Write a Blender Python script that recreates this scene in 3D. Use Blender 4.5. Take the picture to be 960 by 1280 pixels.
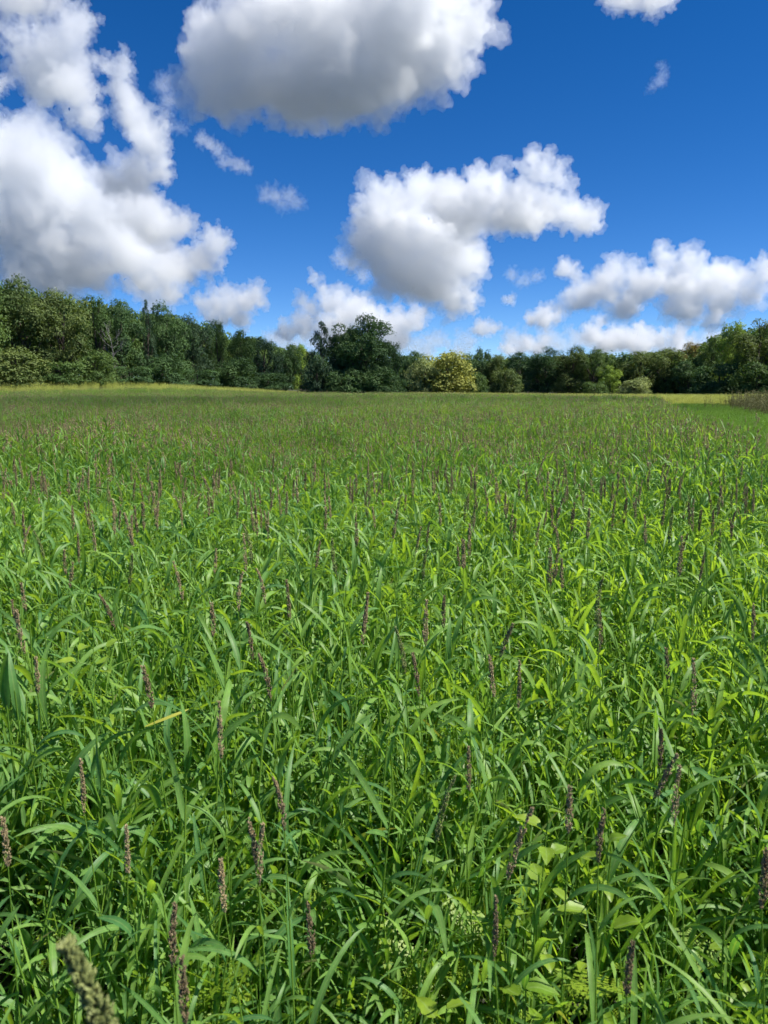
import bpy, bmesh, math, random
import numpy as np
from mathutils import Vector, Matrix, noise as mnoise

# ------------------------------------------------------------------ camera, sky, sun, exposure
for o in list(bpy.data.objects):
    bpy.data.objects.remove(o, do_unlink=True)
scene = bpy.context.scene
COL = scene.collection
CAM_H = 1.68
HORIZON_PX = 486.0
FPX = 961.0                                  # focal length in pixels of the 960x1280 photograph
PITCH = math.atan((640.0 - HORIZON_PX) / FPX)
cam_d = bpy.data.cameras.new("camera")
cam_d.sensor_fit = 'VERTICAL'
cam_d.angle = 2 * math.atan(640.0 / FPX)
cam_d.clip_start = 0.02
cam_d.clip_end = 60000
cam_d.dof.use_dof = True
cam_d.dof.focus_distance = 6.0
cam_d.dof.aperture_fstop = 6.5
cam = bpy.data.objects.new("camera", cam_d)
cam.location = (0, 0, CAM_H)
cam.rotation_euler = (math.pi / 2 - PITCH, 0, 0)
COL.objects.link(cam)
scene.camera = cam

SUN_AZ, SUN_EL = math.radians(98), math.radians(55)   # azimuth clockwise from the view direction
world = bpy.data.worlds.new("World")
scene.world = world
world.use_nodes = True
wn = world.node_tree
wn.nodes.clear()
sky = wn.nodes.new("ShaderNodeTexSky")
sky.sky_type = 'NISHITA'
sky.sun_disc = False
sky.sun_elevation = SUN_EL
sky.sun_rotation = SUN_AZ
sky.altitude = 0
sky.air_density = 0.5
sky.dust_density = 0.0
sky.ozone_density = 2.0
hs = wn.nodes.new("ShaderNodeHueSaturation")
hs.inputs['Hue'].default_value = 0.507
hs.inputs['Saturation'].default_value = 1.36
bg = wn.nodes.new("ShaderNodeBackground")
bg.inputs['Strength'].default_value = 0.082
wo = wn.nodes.new("ShaderNodeOutputWorld")
wn.links.new(sky.outputs[0], hs.inputs['Color'])
wn.links.new(hs.outputs[0], bg.inputs[0])
wn.links.new(bg.outputs[0], wo.inputs[0])

sun_d = bpy.data.lights.new("sun", 'SUN')
sun_d.energy = 4.7
sun_d.angle = math.radians(0.53)
sun_d.color = (1.0, 0.955, 0.88)
sun = bpy.data.objects.new("sun", sun_d)
sdir = Vector((math.sin(SUN_AZ) * math.cos(SUN_EL), math.cos(SUN_AZ) * math.cos(SUN_EL), math.sin(SUN_EL)))
sun.rotation_euler = sdir.to_track_quat('Z', 'Y').to_euler()
COL.objects.link(sun)

scene.view_settings.view_transform = 'Standard'
scene.view_settings.look = 'None'
scene.view_settings.exposure = 0.95
scene.view_settings.gamma = 1.0
cy = scene.cycles
cy.max_bounces = 24
cy.diffuse_bounces = 4
cy.adaptive_threshold = 0.035
cy.adaptive_min_samples = 16
cy.glossy_bounces = 2
cy.transmission_bounces = 5
cy.volume_bounces = 18
cy.transparent_max_bounces = 48
cy.use_denoising = True
cy.use_adaptive_sampling = True
cy.caustics_reflective = False
cy.caustics_refractive = False

def at(px, py, dist):
    """a point seen in the photograph at (px, py), dist metres ahead along the ground"""
    x = (px - 480.0) / FPX
    z = (640.0 - py) / FPX
    c, s = math.cos(PITCH), math.sin(PITCH)
    d = Vector((x, c + s * z, -s + c * z))
    return Vector((0, 0, CAM_H)) + d * (dist / d.y)

def tag(o, label=None, cat=None, group=None, kind=None):
    if label: o["label"] = label
    if cat: o["category"] = cat
    if group: o["group"] = group
    if kind: o["kind"] = kind
    return o

def link(name, mesh, mat=None, parent=None):
    o = bpy.data.objects.new(name, mesh)
    COL.objects.link(o)
    if mat is not None and hasattr(mesh, "materials") and not mesh.materials:
        mesh.materials.append(mat)
    if parent is not None:
        o.parent = parent
    return o

def mesh_np(name, verts, faces, smooth=True):
    """verts (n,3), faces (m,k) arrays -> mesh"""
    verts = np.asarray(verts, dtype=np.float32); faces = np.asarray(faces, dtype=np.int32)
    me = bpy.data.meshes.new(name)
    n, k = faces.shape
    me.vertices.add(len(verts)); me.vertices.foreach_set("co", verts.ravel())
    me.loops.add(n * k); me.loops.foreach_set("vertex_index", faces.ravel())
    me.polygons.add(n)
    me.polygons.foreach_set("loop_start", np.arange(0, n * k, k, dtype=np.int32))
    me.polygons.foreach_set("use_smooth", np.full(n, smooth))
    me.update(calc_edges=True)
    return me

# ------------------------------------------------------------------ numpy gradient noise
_rs = np.random.RandomState(7)
_perm = np.concatenate([_rs.permutation(256)] * 3)
_grad = _rs.normal(size=(256, 3)); _grad /= np.linalg.norm(_grad, axis=1)[:, None]
def perlin(p):
    p = np.asarray(p, dtype=np.float64)
    i = np.floor(p).astype(int); f = p - i; i &= 255
    u = f * f * f * (f * (f * 6 - 15) + 10)
    r = 0
    for dx in (0, 1):
        for dy in (0, 1):
            for dz in (0, 1):
                h = _perm[_perm[_perm[i[:, 0] + dx] + i[:, 1] + dy] + i[:, 2] + dz]
                g = (_grad[h] * (f - np.array([dx, dy, dz]))).sum(1)
                r = r + g * (u[:, 0] if dx else 1 - u[:, 0]) * (u[:, 1] if dy else 1 - u[:, 1]) * (u[:, 2] if dz else 1 - u[:, 2])
    return r * 1.5
def fbm(p, octaves=3):
    r = 0; a = 1.0; p = np.asarray(p)
    for k in range(octaves):
        r = r + a * perlin(p + 17.3 * k); p = p * 2.03; a *= 0.5
    return r
# ------------------------------------------------------------------ clouds
def cloud_material(name, density):
    m = bpy.data.materials.new(name)
    m.use_nodes = True
    nt = m.node_tree
    nt.nodes.clear()
    v = nt.nodes.new("ShaderNodeVolumePrincipled")
    v.inputs['Absorption Color'].default_value = (0, 0, 0, 1)
    v.inputs['Color'].default_value = (0.945, 0.952, 0.960, 1)
    v.inputs['Density'].default_value = density
    v.inputs['Anisotropy'].default_value = 0.5
    out = nt.nodes.new("ShaderNodeOutputMaterial")
    nt.links.new(v.outputs[0], out.inputs['Volume'])
    return m

def icosphere(sub):
    bm = bmesh.new()
    bmesh.ops.create_icosphere(bm, subdivisions=sub, radius=1.0)
    v = np.array([p.co[:] for p in bm.verts]); f = np.array([[q.index for q in t.verts] for t in bm.faces])
    bm.free()
    return v, f
ICO2, ICO3 = icosphere(2), icosphere(3)

def make_cloud(name, lobes, dist, label, seed, mfp=16.0, res=64, puff=1.0, thick=0.8, extra=2, flat=0.9, place=None, veil=True):
    """lobes: (px, py, r_px). Real lobes at dist metres, merged by voxel remesh and roughened in 3D.
    mfp: mean free path of light, in photograph pixels"""
    rng = random.Random(seed)
    s = dist / FPX                                   # metres per photo pixel
    xs = [l[0] for l in lobes]
    w = max(l[0] + l[2] for l in lobes) - min(l[0] - l[2] for l in lobes)
    V, F, n = [], [], 0
    at_ = place or at
    cen = at_(sum(xs) / len(xs), sum(l[1] for l in lobes) / len(lobes), dist)
    def ball(p, r):
        nonlocal n
        v = ICO3[0] * np.array([r, r, r * flat]) + np.array(p - cen)
        V.append(v); F.append(ICO3[1] + n); n += len(v)
    for (px, py, r) in lobes:
        dz = rng.uniform(-0.5, 0.5) * thick * r
        p = at_(px, py, dist + dz * s)
        ball(p, r * s * 0.76)
        for _ in range(extra):                       # billows round each lobe
            a = rng.uniform(0, 2 * math.pi); e = rng.uniform(-0.15, 1.0)
            q = rng.uniform(0.35, 0.55)
            d = Vector((math.cos(a) * math.cos(e), math.sin(a) * math.cos(e), math.sin(e)))
            ball(p + d * r * s * (0.98 - q * 0.75), r * s * q)
    me = mesh_np(name, np.concatenate(V), np.concatenate(F))
    o = link(name, me)
    o.location = cen
    R = sorted(l[2] for l in lobes)[len(lobes) // 2] * s
    def remesh(voxel):
        rm = o.modifiers.new("merge", 'REMESH')
        rm.mode = 'VOXEL'; rm.voxel_size = voxel; rm.use_smooth_shade = True
        dg = bpy.context.evaluated_depsgraph_get()
        m2 = bpy.data.meshes.new_from_object(o.evaluated_get(dg))
        o.modifiers.clear()
        old = o.data; o.data = m2; bpy.data.meshes.remove(old)
    def rough(size, amp, billow, grow=0.0):
        m2 = o.data; nv = len(m2.vertices)
        co = np.empty(nv * 3, dtype=np.float32); no = np.empty(nv * 3, dtype=np.float32)
        m2.vertices.foreach_get("co", co); m2.vertex_normals.foreach_get("vector", no)
        co = co.reshape(-1, 3); no = no.reshape(-1, 3)
        q = perlin(co / (size * R) + seed * 7.7)
        q = (np.abs(q) * 2.2 - 0.45) if billow else q
        up = np.clip(0.75 + 0.5 * no[:, 2], 0.3, 1.1) if billow else 1.0
        co = co + no * ((q * amp * puff * up + grow) * R)[:, None]
        m2.vertices.foreach_set("co", co.astype(np.float32).ravel()); m2.update()
    remesh(w * s / (res * 0.7))
    rough(1.3, 0.42, 0, -0.09); rough(0.75, 0.45, 1)
    remesh(w * s / res)
    rough(0.36, 0.24, 1)
    remesh(w * s / (res * 1.3))
    rough(0.16, 0.12, 1); rough(0.08, 0.05, 1)
    me2 = o.data
    me2.materials.clear()
    me2.materials.append(cloud_material(name + "_vapour", 1.0 / (mfp * s)))
    if veil:
        # thin ragged vapour round the dense core
        v2 = link("vapour_fringe", o.data.copy(), None, o)
        core = o; o = v2
        rough(0.9, 0.52, 0, 0.14)
        remesh(w * s / (res * 0.9))
        rough(0.40, 0.62, 0, 0.04)
        remesh(w * s / (res * 1.1))
        rough(0.17, 0.16, 0, 0.0)
        v2.data.materials.clear()
        v2.data.materials.append(cloud_material(name + "_fringe", 1.0 / (max(R / s * 0.62, mfp * 1.5) * s)))
        o = core
    tag(o, label, "cloud", "fair weather clouds")
    return o

CLOUDS = [
 ("cumulus_cloud", [(300,50,45),(268,84,30),(250,98,18),(350,18,58),(420,30,68),(500,20,68),(564,20,38),(584,40,20),(440,100,58),(370,112,54),(312,112,40),(272,114,28),(500,90,52),(548,82,36),(425,146,30)],
  3000, "large grey-bottomed cumulus cloud at the top centre of the sky", 1, 10, 80),
 ("cumulus_cloud", [(62,92,40),(50,66,32),(85,52,27),(95,108,26),(26,70,16),(108,145,14),(58,124,20)],
  4200, "tall ragged white cloud near the top of the left edge", 2, 10, 64),
 ("cumulus_cloud", [(150,92,15),(158,120,18),(168,150,20),(188,182,22),(200,212,18),(172,224,24),(145,232,18)],
  4600, "narrow leaning cloud tower rising beside the ragged left cloud", 3, 8, 60),
 ("cumulus_cloud", [(40,212,46),(86,212,30),(8,198,42),(60,250,60),(120,270,52),(15,280,55),(90,320,50),(160,325,42),(40,325,42),(120,345,36),(210,345,26),(175,352,26),(60,352,28),(20,350,26),(215,370,20)],
  6200, "broad bright cumulus bank low above the left wood", 4, 10, 90),
 ("cumulus_cloud", [(190,280,34),(216,286,20),(168,275,22)], 5600, "small grey puff in front of the left cloud bank", 5, 9, 44),
 ("cumulus_cloud", [(245,325,22),(270,305,17),(258,312,15),(235,340,20)], 6800, "small white tower at the right end of the left cloud bank", 6, 7, 48),
 ("cumulus_cloud", [(285,382,20),(308,376,17),(266,386,16),(324,378,8),(282,368,10),(270,400,16),(300,402,14)], 8200, "little white cloud just above the sloping end of the left wood", 7, 7, 48),
 ("cumulus_cloud", [(520,248,32),(490,250,27),(466,280,26),(455,310,22),(500,300,46),(550,300,42),(588,330,27),(540,348,44),(500,342,36),(570,374,20),(588,385,10),(600,322,16)],
  8000, "tall cauliflower cumulus standing above the dark field oak", 8, 8, 84),
 ("cumulus_cloud", [(600,243,31),(562,258,28),(640,258,35),(690,264,26),(728,272,17),(744,279,8),(676,216,20),(664,200,11),(702,224,12),(620,272,27),(585,274,25),(660,272,26)],
  7200, "flat-based cloud with a horn on top right of the tall cumulus", 9, 8, 84),
 ("cumulus_cloud", [(415,376,19),(402,360,12),(390,386,15),(440,392,25),(470,404,22),(500,402,22),(380,411,16),(360,418,12),(420,416,26),(490,424,22),(520,408,14)],
  9800, "low white cloud behind the top of the dark field oak", 10, 7, 72),
 ("cumulus_cloud", [(832,326,19),(768,340,17),(760,362,22),(735,366,20),(800,362,26),(850,352,30),(890,352,25),(922,350,19),(952,345,18),(900,377,24),(860,382,25),(780,388,20),(716,378,10),(890,402,16),(938,368,18)],
  9000, "long lumpy cumulus bank above the right hand wood", 11, 8, 96),
 ("cumulus_cloud", [(708,337,14),(700,340,9),(718,342,9)], 8600, "small round puff left of the right cumulus bank", 12, 7, 40),
 ("cumulus_cloud", [(680,398,15),(664,401,11),(694,397,10)], 10500, "small white cloud under the left tip of the right cumulus bank", 13, 6, 44),
 ("cumulus_cloud", [(740,420,16),(780,425,19),(760,428,17),(750,404,10),(802,418,14),(822,428,12),(846,422,12),(800,434,16),(850,434,14)], 12000, "ragged low cloud directly over the far tree line", 14, 6, 72),
 ("cumulus_cloud", [(660,430,11),(680,426,8),(635,437,10),(672,438,10),(648,440,9)], 12500, "tiny low cloud between the yellow tree and the far wood", 15, 5, 48),
 ("cumulus_cloud", [(605,411,12),(594,412,8),(616,412,8)], 9500, "isolated little oval cloud above the yellow tree", 16, 6, 40),
 ("cumulus_cloud", [(637,376,6),(633,377,4)], 9000, "tiny detached puff below the horned cloud", 17, 6, 30),
 ("cumulus_cloud", [(790,-5,22),(830,-6,20),(818,10,9),(770,-8,14),(808,4,16)], 2600, "cut-off cloud at the top edge right of centre", 18, 9, 50),
 ("cumulus_cloud", [(20,4,22),(46,-2,22),(0,-6,20),(62,6,10)], 2900, "cut-off cloud in the top left corner", 19, 9, 50),
 ("cumulus_cloud", [(-6,104,12),(4,100,8)], 4400, "scrap of cloud touching the left edge", 20, 8, 36),
 ("wispy_cloud", [(252,174,7),(262,182,8),(272,190,6),(284,204,7),(298,208,8),(308,212,5)], 4000, "thin broken wisp trailing below the big top cloud", 21, 14, 70),
 ("wispy_cloud", [(332,244,8),(345,248,9),(360,246,8),(370,254,7),(352,256,7)], 4800, "faint translucent wisp alone in the blue left of centre", 22, 24, 60),
 ("hazy_cloud", [(x, 428 + 5 * ((x // 14) % 3) - 3, 8 + (x * 7 % 5)) for x in range(338, 470, 14)], 15000, "thin hazy cloud bank low behind the left wood's far end", 24, 14, 84),
 ("hazy_cloud", [(x, 432 + 5 * ((x // 14) % 3) - 3, 8 + (x * 7 % 5)) for x in range(490, 600, 14)], 15500, "thin hazy cloud bank low behind the yellow tree", 25, 14, 84),
 ("hazy_cloud", [(x, 428 + 6 * ((x // 14) % 3) - 3, 9 + (x * 7 % 5)) for x in range(640, 930, 14)], 16000, "long hazy cloud bank low behind the right hand wood", 26, 13, 120),
 ("wispy_cloud", [(440,335,8),(428,330,6),(420,322,5),(452,345,7)], 8600, "ragged shred at the left flank of the tall cumulus", 27, 12, 50),
 ("wispy_cloud", [(640,346,6),(655,352,7),(670,348,5)], 8800, "faint shred between the horned cloud and the right bank", 28, 14, 60),
 ("wispy_cloud", [(205,110,8),(212,128,9),(206,146,8),(222,160,6)], 4700, "torn translucent shred right of the narrow cloud tower", 29, 22, 60),
 ("wispy_cloud", [(824,104,7),(830,96,5),(818,108,4),(827,84,3)], 3600, "barely visible scrap of cloud high on the right", 23, 30, 40),
]
MFP, RES = 2.5, 1.4
for c in CLOUDS:
    make_cloud(c[0], c[1], c[2], c[3], c[4], mfp=c[5] * MFP, res=int(c[6] * RES), puff=1.0 if c[0][0] == 'c' else 1.6)

# clouds overhead and to the right, outside the picture; their shadows lie on the far field and the centre trees
def shade_cloud(spots, seed, label, mfp):
    """spots (x, y, r): ground discs in metres that the cloud, 900 m up, shades"""
    k = 900.0 / math.tan(SUN_EL)
    def place(px, py, d):
        return Vector((px + math.sin(SUN_AZ) * k, py + math.cos(SUN_AZ) * k, 900.0))
    make_cloud("cumulus_cloud", spots, FPX, label, seed, mfp=mfp, res=60, place=place, flat=0.6, veil=False)
shade_cloud([(-7, 14, 6), (-13, 20, 9), (-3, 25, 9), (-20, 28, 11), (-34, 36, 15), (-12, 44, 17), (-42, 50, 16), (12, 52, 13), (-20, 58, 15), (-2, 64, 13), (-28, 50, 16)], 31,
            "cloud overhead outside the picture shading the middle of the field", 24)
shade_cloud([(-5, 134, 13), (-14, 138, 12), (-30, 160, 15), (-42, 152, 15), (-34, 178, 16), (-24, 190, 14)], 33,
            "cloud overhead outside the picture shading the field oak", 20)
shade_cloud([(40, 195, 14), (50, 198, 12)], 32, "small cloud overhead outside the picture shading the far right oak", 20)

# ------------------------------------------------------------------ materials
def leafy(name, dark, light, trans=0.4, rough=0.45, spec=0.4, tcol=None, obj_var=0.12, patch=None, aged=None):
    """two-sided plant tissue: reflects and lets light through; 'tint' runs dark to light along real leaf differences"""
    m = bpy.data.materials.new(name)
    m.use_nodes = True
    nt = m.node_tree; nt.nodes.clear(); N = nt.nodes.new; L = nt.links.new
    at_ = N("ShaderNodeAttribute"); at_.attribute_name = "tint"
    mix = N("ShaderNodeMix"); mix.data_type = 'RGBA'
    mix.inputs[6].default_value = (*dark, 1); mix.inputs[7].default_value = (*light, 1)
    oi = N("ShaderNodeObjectInfo")
    add = N("ShaderNodeMath"); add.operation = 'MULTIPLY_ADD'
    L(oi.outputs['Random'], add.inputs[0]); add.inputs[1].default_value = obj_var * 2
    sub = N("ShaderNodeMath"); sub.operation = 'SUBTRACT'; sub.inputs[1].default_value = obj_var
    L(at_.outputs['Fac'], sub.inputs[0]); L(sub.outputs[0], add.inputs[2])
    fac = add.outputs[0]
    if patch:
        ge = N("ShaderNodeNewGeometry"); nz = N("ShaderNodeTexNoise")
        nz.inputs['Scale'].default_value = patch[0]; nz.inputs['Detail'].default_value = 3
        L(ge.outputs['Position'], nz.inputs['Vector'])
        ma = N("ShaderNodeMath"); ma.operation = 'MULTIPLY_ADD'
        ma.inputs[1].default_value = patch[1]
        s2 = N("ShaderNodeMath"); s2.operation = 'SUBTRACT'; s2.inputs[1].default_value = 0.5
        L(nz.outputs['Fac'], s2.inputs[0]); L(s2.outputs[0], ma.inputs[0]); L(fac, ma.inputs[2])
        fac = ma.outputs[0]
    cl = N("ShaderNodeClamp"); L(fac, cl.inputs[0])
    L(cl.outputs[0], mix.inputs[0])
    col = mix.outputs[2]
    if aged:
        # dry tips: attribute 'along' is 0 at the leaf base, 1 at its tip
        al = N("ShaderNodeAttribute"); al.attribute_name = "dry"
        m2 = N("ShaderNodeMix"); m2.data_type = 'RGBA'
        m2.inputs[7].default_value = (*aged, 1)
        L(al.outputs['Fac'], m2.inputs[0]); L(col, m2.inputs[6]); col = m2.outputs[2]
        # pale midrib: attribute 'rib' is 1 on the fold and 0 at the edges
        rb = N("ShaderNodeAttribute"); rb.attribute_name = "rib"
        pw = N("ShaderNodeMath"); pw.operation = 'POWER'; pw.inputs[1].default_value = 9
        L(rb.outputs['Fac'], pw.inputs[0])
        pm = N("ShaderNodeMath"); pm.operation = 'MULTIPLY'; pm.inputs[1].default_value = 0.55; L(pw.outputs[0], pm.inputs[0])
        m3 = N("ShaderNodeMix"); m3.data_type = 'RGBA'; m3.inputs[7].default_value = (0.30, 0.42, 0.14, 1)
        L(pm.outputs[0], m3.inputs[0]); L(col, m3.inputs[6]); col = m3.outputs[2]
        # veins and blotches
        tx = N("ShaderNodeTexCoord"); nb = N("ShaderNodeTexNoise"); nb.inputs['Scale'].default_value = 45; nb.inputs['Detail'].default_value = 3
        L(tx.outputs['Object'], nb.inputs['Vector'])
        mr_ = N("ShaderNodeMapRange"); mr_.inputs[1].default_value = 0.3; mr_.inputs[2].default_value = 0.75; mr_.inputs[3].default_value = 0.82; mr_.inputs[4].default_value = 1.16
        L(nb.outputs['Fac'], mr_.inputs[0])
        m4 = N("ShaderNodeMix"); m4.data_type = 'RGBA'; m4.blend_type = 'MULTIPLY'; m4.inputs[0].default_value = 1.0
        L(col, m4.inputs[6]); L(mr_.outputs[0], m4.inputs[7]); col = m4.outputs[2]
    p = N("ShaderNodeBsdfPrincipled")
    L(col, p.inputs['Base Color'])
    p.inputs['Roughness'].default_value = rough
    p.inputs['Specular IOR Level'].default_value = spec
    tr = N("ShaderNodeBsdfTranslucent")
    hsn = N("ShaderNodeMix"); hsn.data_type = 'RGBA'; hsn.blend_type = 'MULTIPLY'
    hsn.inputs[0].default_value = 1.0
    hsn.inputs[7].default_value = (*(tcol or (1.7, 1.55, 0.55)), 1)
    L(col, hsn.inputs[6]); L(hsn.outputs[2], tr.inputs[0])
    ms = N("ShaderNodeMixShader"); ms.inputs[0].default_value = trans
    L(p.outputs[0], ms.inputs[1]); L(tr.outputs[0], ms.inputs[2])
    o = N("ShaderNodeOutputMaterial"); L(ms.outputs[0], o.inputs[0])
    return m

def plain(name, a, b, scale=20.0, rough=0.85, bump=0.3):
    m = bpy.data.materials.new(name)
    m.use_nodes = True
    nt = m.node_tree; N = nt.nodes.new; L = nt.links.new
    p = nt.nodes['Principled BSDF']
    tc = N("ShaderNodeTexCoord"); nz = N("ShaderNodeTexNoise")
    nz.inputs['Scale'].default_value = scale; nz.inputs['Detail'].default_value = 6
    L(tc.outputs['Object'], nz.inputs['Vector'])
    rp = N("ShaderNodeValToRGB")
    rp.color_ramp.elements[0].position = 0.3; rp.color_ramp.elements[1].position = 0.7
    rp.color_ramp.elements[0].color = (*a, 1); rp.color_ramp.elements[1].color = (*b, 1)
    L(nz.outputs['Fac'], rp.inputs[0]); L(rp.outputs[0], p.inputs['Base Color'])
    bp = N("ShaderNodeBump"); bp.inputs['Strength'].default_value = bump
    L(nz.outputs['Fac'], bp.inputs['Height']); L(bp.outputs[0], p.inputs['Normal'])
    p.inputs['Roughness'].default_value = rough
    p.inputs['Specular IOR Level'].default_value = 0.2
    return m

M_BLADE = leafy("blade", (0.085, 0.225, 0.070), (0.255, 0.430, 0.070), 0.52, 0.46, 0.32, (1.60, 1.40, 0.38), 0.15, (0.22, 1.3), (0.25, 0.225, 0.10))
M_STEM = leafy("stem", (0.11, 0.24, 0.03), (0.22, 0.36, 0.045), 0.35, 0.4, 0.4, None, 0.15)
M_HEAD = leafy("seed_head", (0.145, 0.108, 0.056), (0.40, 0.315, 0.165), 0.12, 0.7, 0.25, (1.2, 1.0, 0.7), 0.4)
M_HEAD_GREEN = leafy("green_seed_head", (0.11, 0.135, 0.04), (0.34, 0.38, 0.13), 0.25, 0.6, 0.3, (1.2, 1.1, 0.6), 0.0)
M_HEAD_TAN = leafy("tan_seed_head", (0.17, 0.13, 0.065), (0.44, 0.35, 0.19), 0.15, 0.7, 0.25, (1.2, 1.0, 0.7), 0.3)
M_BROAD = leafy("broadleaf", (0.125, 0.255, 0.022), (0.25, 0.36, 0.03), 0.45, 0.45, 0.4, (1.4, 1.25, 0.35), 0.25, None, (0.35, 0.30, 0.10))
M_MEADOW = leafy("meadow_grass", (0.40, 0.48, 0.11), (0.60, 0.64, 0.20), 0.45, 0.6, 0.2, (1.2, 1.1, 0.6), 0.2, (0.08, 0.9))
M_TURF = leafy("turf", (0.12, 0.26, 0.04), (0.26, 0.42, 0.06), 0.4, 0.5, 0.3, (1.4, 1.4, 0.5), 0.2, (0.2, 0.5))
M_WEED = leafy("dry_weed", (0.10, 0.115, 0.042), (0.20, 0.20, 0.085), 0.2, 0.7, 0.2, (1.2, 1.0, 0.7), 0.3)
M_BARK = plain("bark", (0.045, 0.036, 0.028), (0.12, 0.10, 0.08), 6.0)
M_DEAD = plain("dead_wood", (0.09, 0.088, 0.08), (0.17, 0.165, 0.155), 6.0)

# ------------------------------------------------------------------ ground
def sstep(a, b, x):
    t = np.clip((np.asarray(x, dtype=float) - a) / (b - a), 0, 1)
    return t * t * (3 - 2 * t)
def ground_z(x, y):
    x = np.asarray(x, dtype=float); y = np.asarray(y, dtype=float)
    left = sstep(8, 62, -x) * sstep(86, 124, y) * 3.0
    right = -0.5 * sstep(60, 150, y) * sstep(-10, 60, x)
    return left + right
def right_edge(y):                                   # the crop's border with the mown track
    return 3.95 + (y - 7.7) * 0.33
def far_edge(x):                                     # where the crop ends before the trees
    return 92 + 30 * sstep(-60, -10, x) - 62 * sstep(5, 30, x)

def build_ground():
    ys = np.concatenate([np.linspace(-60, 0, 7), np.linspace(4, 260, 65), np.array([300, 400, 700, 1500, 4000, 9000, 20000, 40000])])
    ys = np.concatenate([np.array([-20000, -4000, -600, -200]), ys])
    xs = np.concatenate([-np.array([40000, 12000, 3000, 800, 300, 200]), np.linspace(-150, 150, 61), np.array([200, 300, 800, 3000, 12000, 40000])])
    X, Y = np.meshgrid(xs, ys)
    v = np.stack([X.ravel(), Y.ravel(), ground_z(X, Y).ravel()], 1)
    nx, ny = len(xs), len(ys)
    i = (np.arange(ny - 1)[:, None] * nx + np.arange(nx - 1)[None]).ravel()
    f = np.stack([i, i + 1, i + nx + 1, i + nx], 1)
    m = bpy.data.materials.new("soil")
    m.use_nodes = True
    nt = m.node_tree; N = nt.nodes.new; L = nt.links.new; p = nt.nodes['Principled BSDF']
    ge = N("ShaderNodeNewGeometry")
    n1 = N("ShaderNodeTexNoise"); n1.inputs['Scale'].default_value = 9; n1.inputs['Detail'].default_value = 8
    n2 = N("ShaderNodeTexNoise"); n2.inputs['Scale'].default_value = 0.6; n2.inputs['Detail'].default_value = 4
    L(ge.outputs['Position'], n1.inputs['Vector']); L(ge.outputs['Position'], n2.inputs['Vector'])
    r1 = N("ShaderNodeValToRGB")
    r1.color_ramp.elements[0].color = (0.020, 0.017, 0.012, 1); r1.color_ramp.elements[1].color = (0.070, 0.060, 0.042, 1)
    r1.color_ramp.elements[0].position = 0.3; r1.color_ramp.elements[1].position = 0.7
    r2 = N("ShaderNodeValToRGB")
    r2.color_ramp.elements[0].color = (0.035, 0.045, 0.022, 1); r2.color_ramp.elements[1].color = (0.055, 0.068, 0.035, 1)
    L(n1.outputs['Fac'], r1.inputs[0]); L(n1.outputs['Fac'], r2.inputs[0])
    mx = N("ShaderNodeMix"); mx.data_type = 'RGBA'
    mr = N("ShaderNodeMapRange"); mr.inputs[1].default_value = 0.42; mr.inputs[2].default_value = 0.58
    L(n2.outputs['Fac'], mr.inputs[0]); L(mr.outputs[0], mx.inputs[0])
    L(r1.outputs[0], mx.inputs[6]); L(r2.outputs[0], mx.inputs[7])
    L(mx.outputs[2], p.inputs['Base Color'])
    p.inputs['Roughness'].default_value = 0.95
    bp = N("ShaderNodeBump"); bp.inputs['Strength'].default_value = 0.6; bp.inputs['Distance'].default_value = 0.03
    L(n1.outputs['Fac'], bp.inputs['Height']); L(bp.outputs[0], p.inputs['Normal'])
    o = link("ground", mesh_np("ground", v, f), m)
    tag(o, kind="structure")
build_ground()

# ------------------------------------------------------------------ trees
def set_attr(me, name, vals, domain='POINT'):
    a = me.attributes.new(name, 'FLOAT', domain)
    a.data.foreach_set("value", np.asarray(vals, dtype=np.float32))

def tube(path, radii, sides=6):
    """tapered tube along path -> verts, quads"""
    path = np.asarray(path, float); n = len(path)
    V = []
    for i in range(n):
        t = path[min(i + 1, n - 1)] - path[max(i - 1, 0)]
        t /= (np.linalg.norm(t) + 1e-9)
        a = np.cross(t, [0.31, 0.95, 0.05]); a /= (np.linalg.norm(a) + 1e-9); b = np.cross(t, a)
        ang = np.linspace(0, 2 * np.pi, sides, endpoint=False)
        V.append(path[i] + radii[i] * (np.cos(ang)[:, None] * a + np.sin(ang)[:, None] * b))
    F = []
    for i in range(n - 1):
        for k in range(sides):
            k2 = (k + 1) % sides
            F.append((i * sides + k, i * sides + k2, (i + 1) * sides + k2, (i + 1) * sides + k))
    return np.concatenate(V), np.array(F)

def join(parts):
    V, F, n = [], [], 0
    for v, f in parts:
        V.append(v); F.append(f + n); n += len(v)
    return np.concatenate(V), np.concatenate(F)

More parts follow.
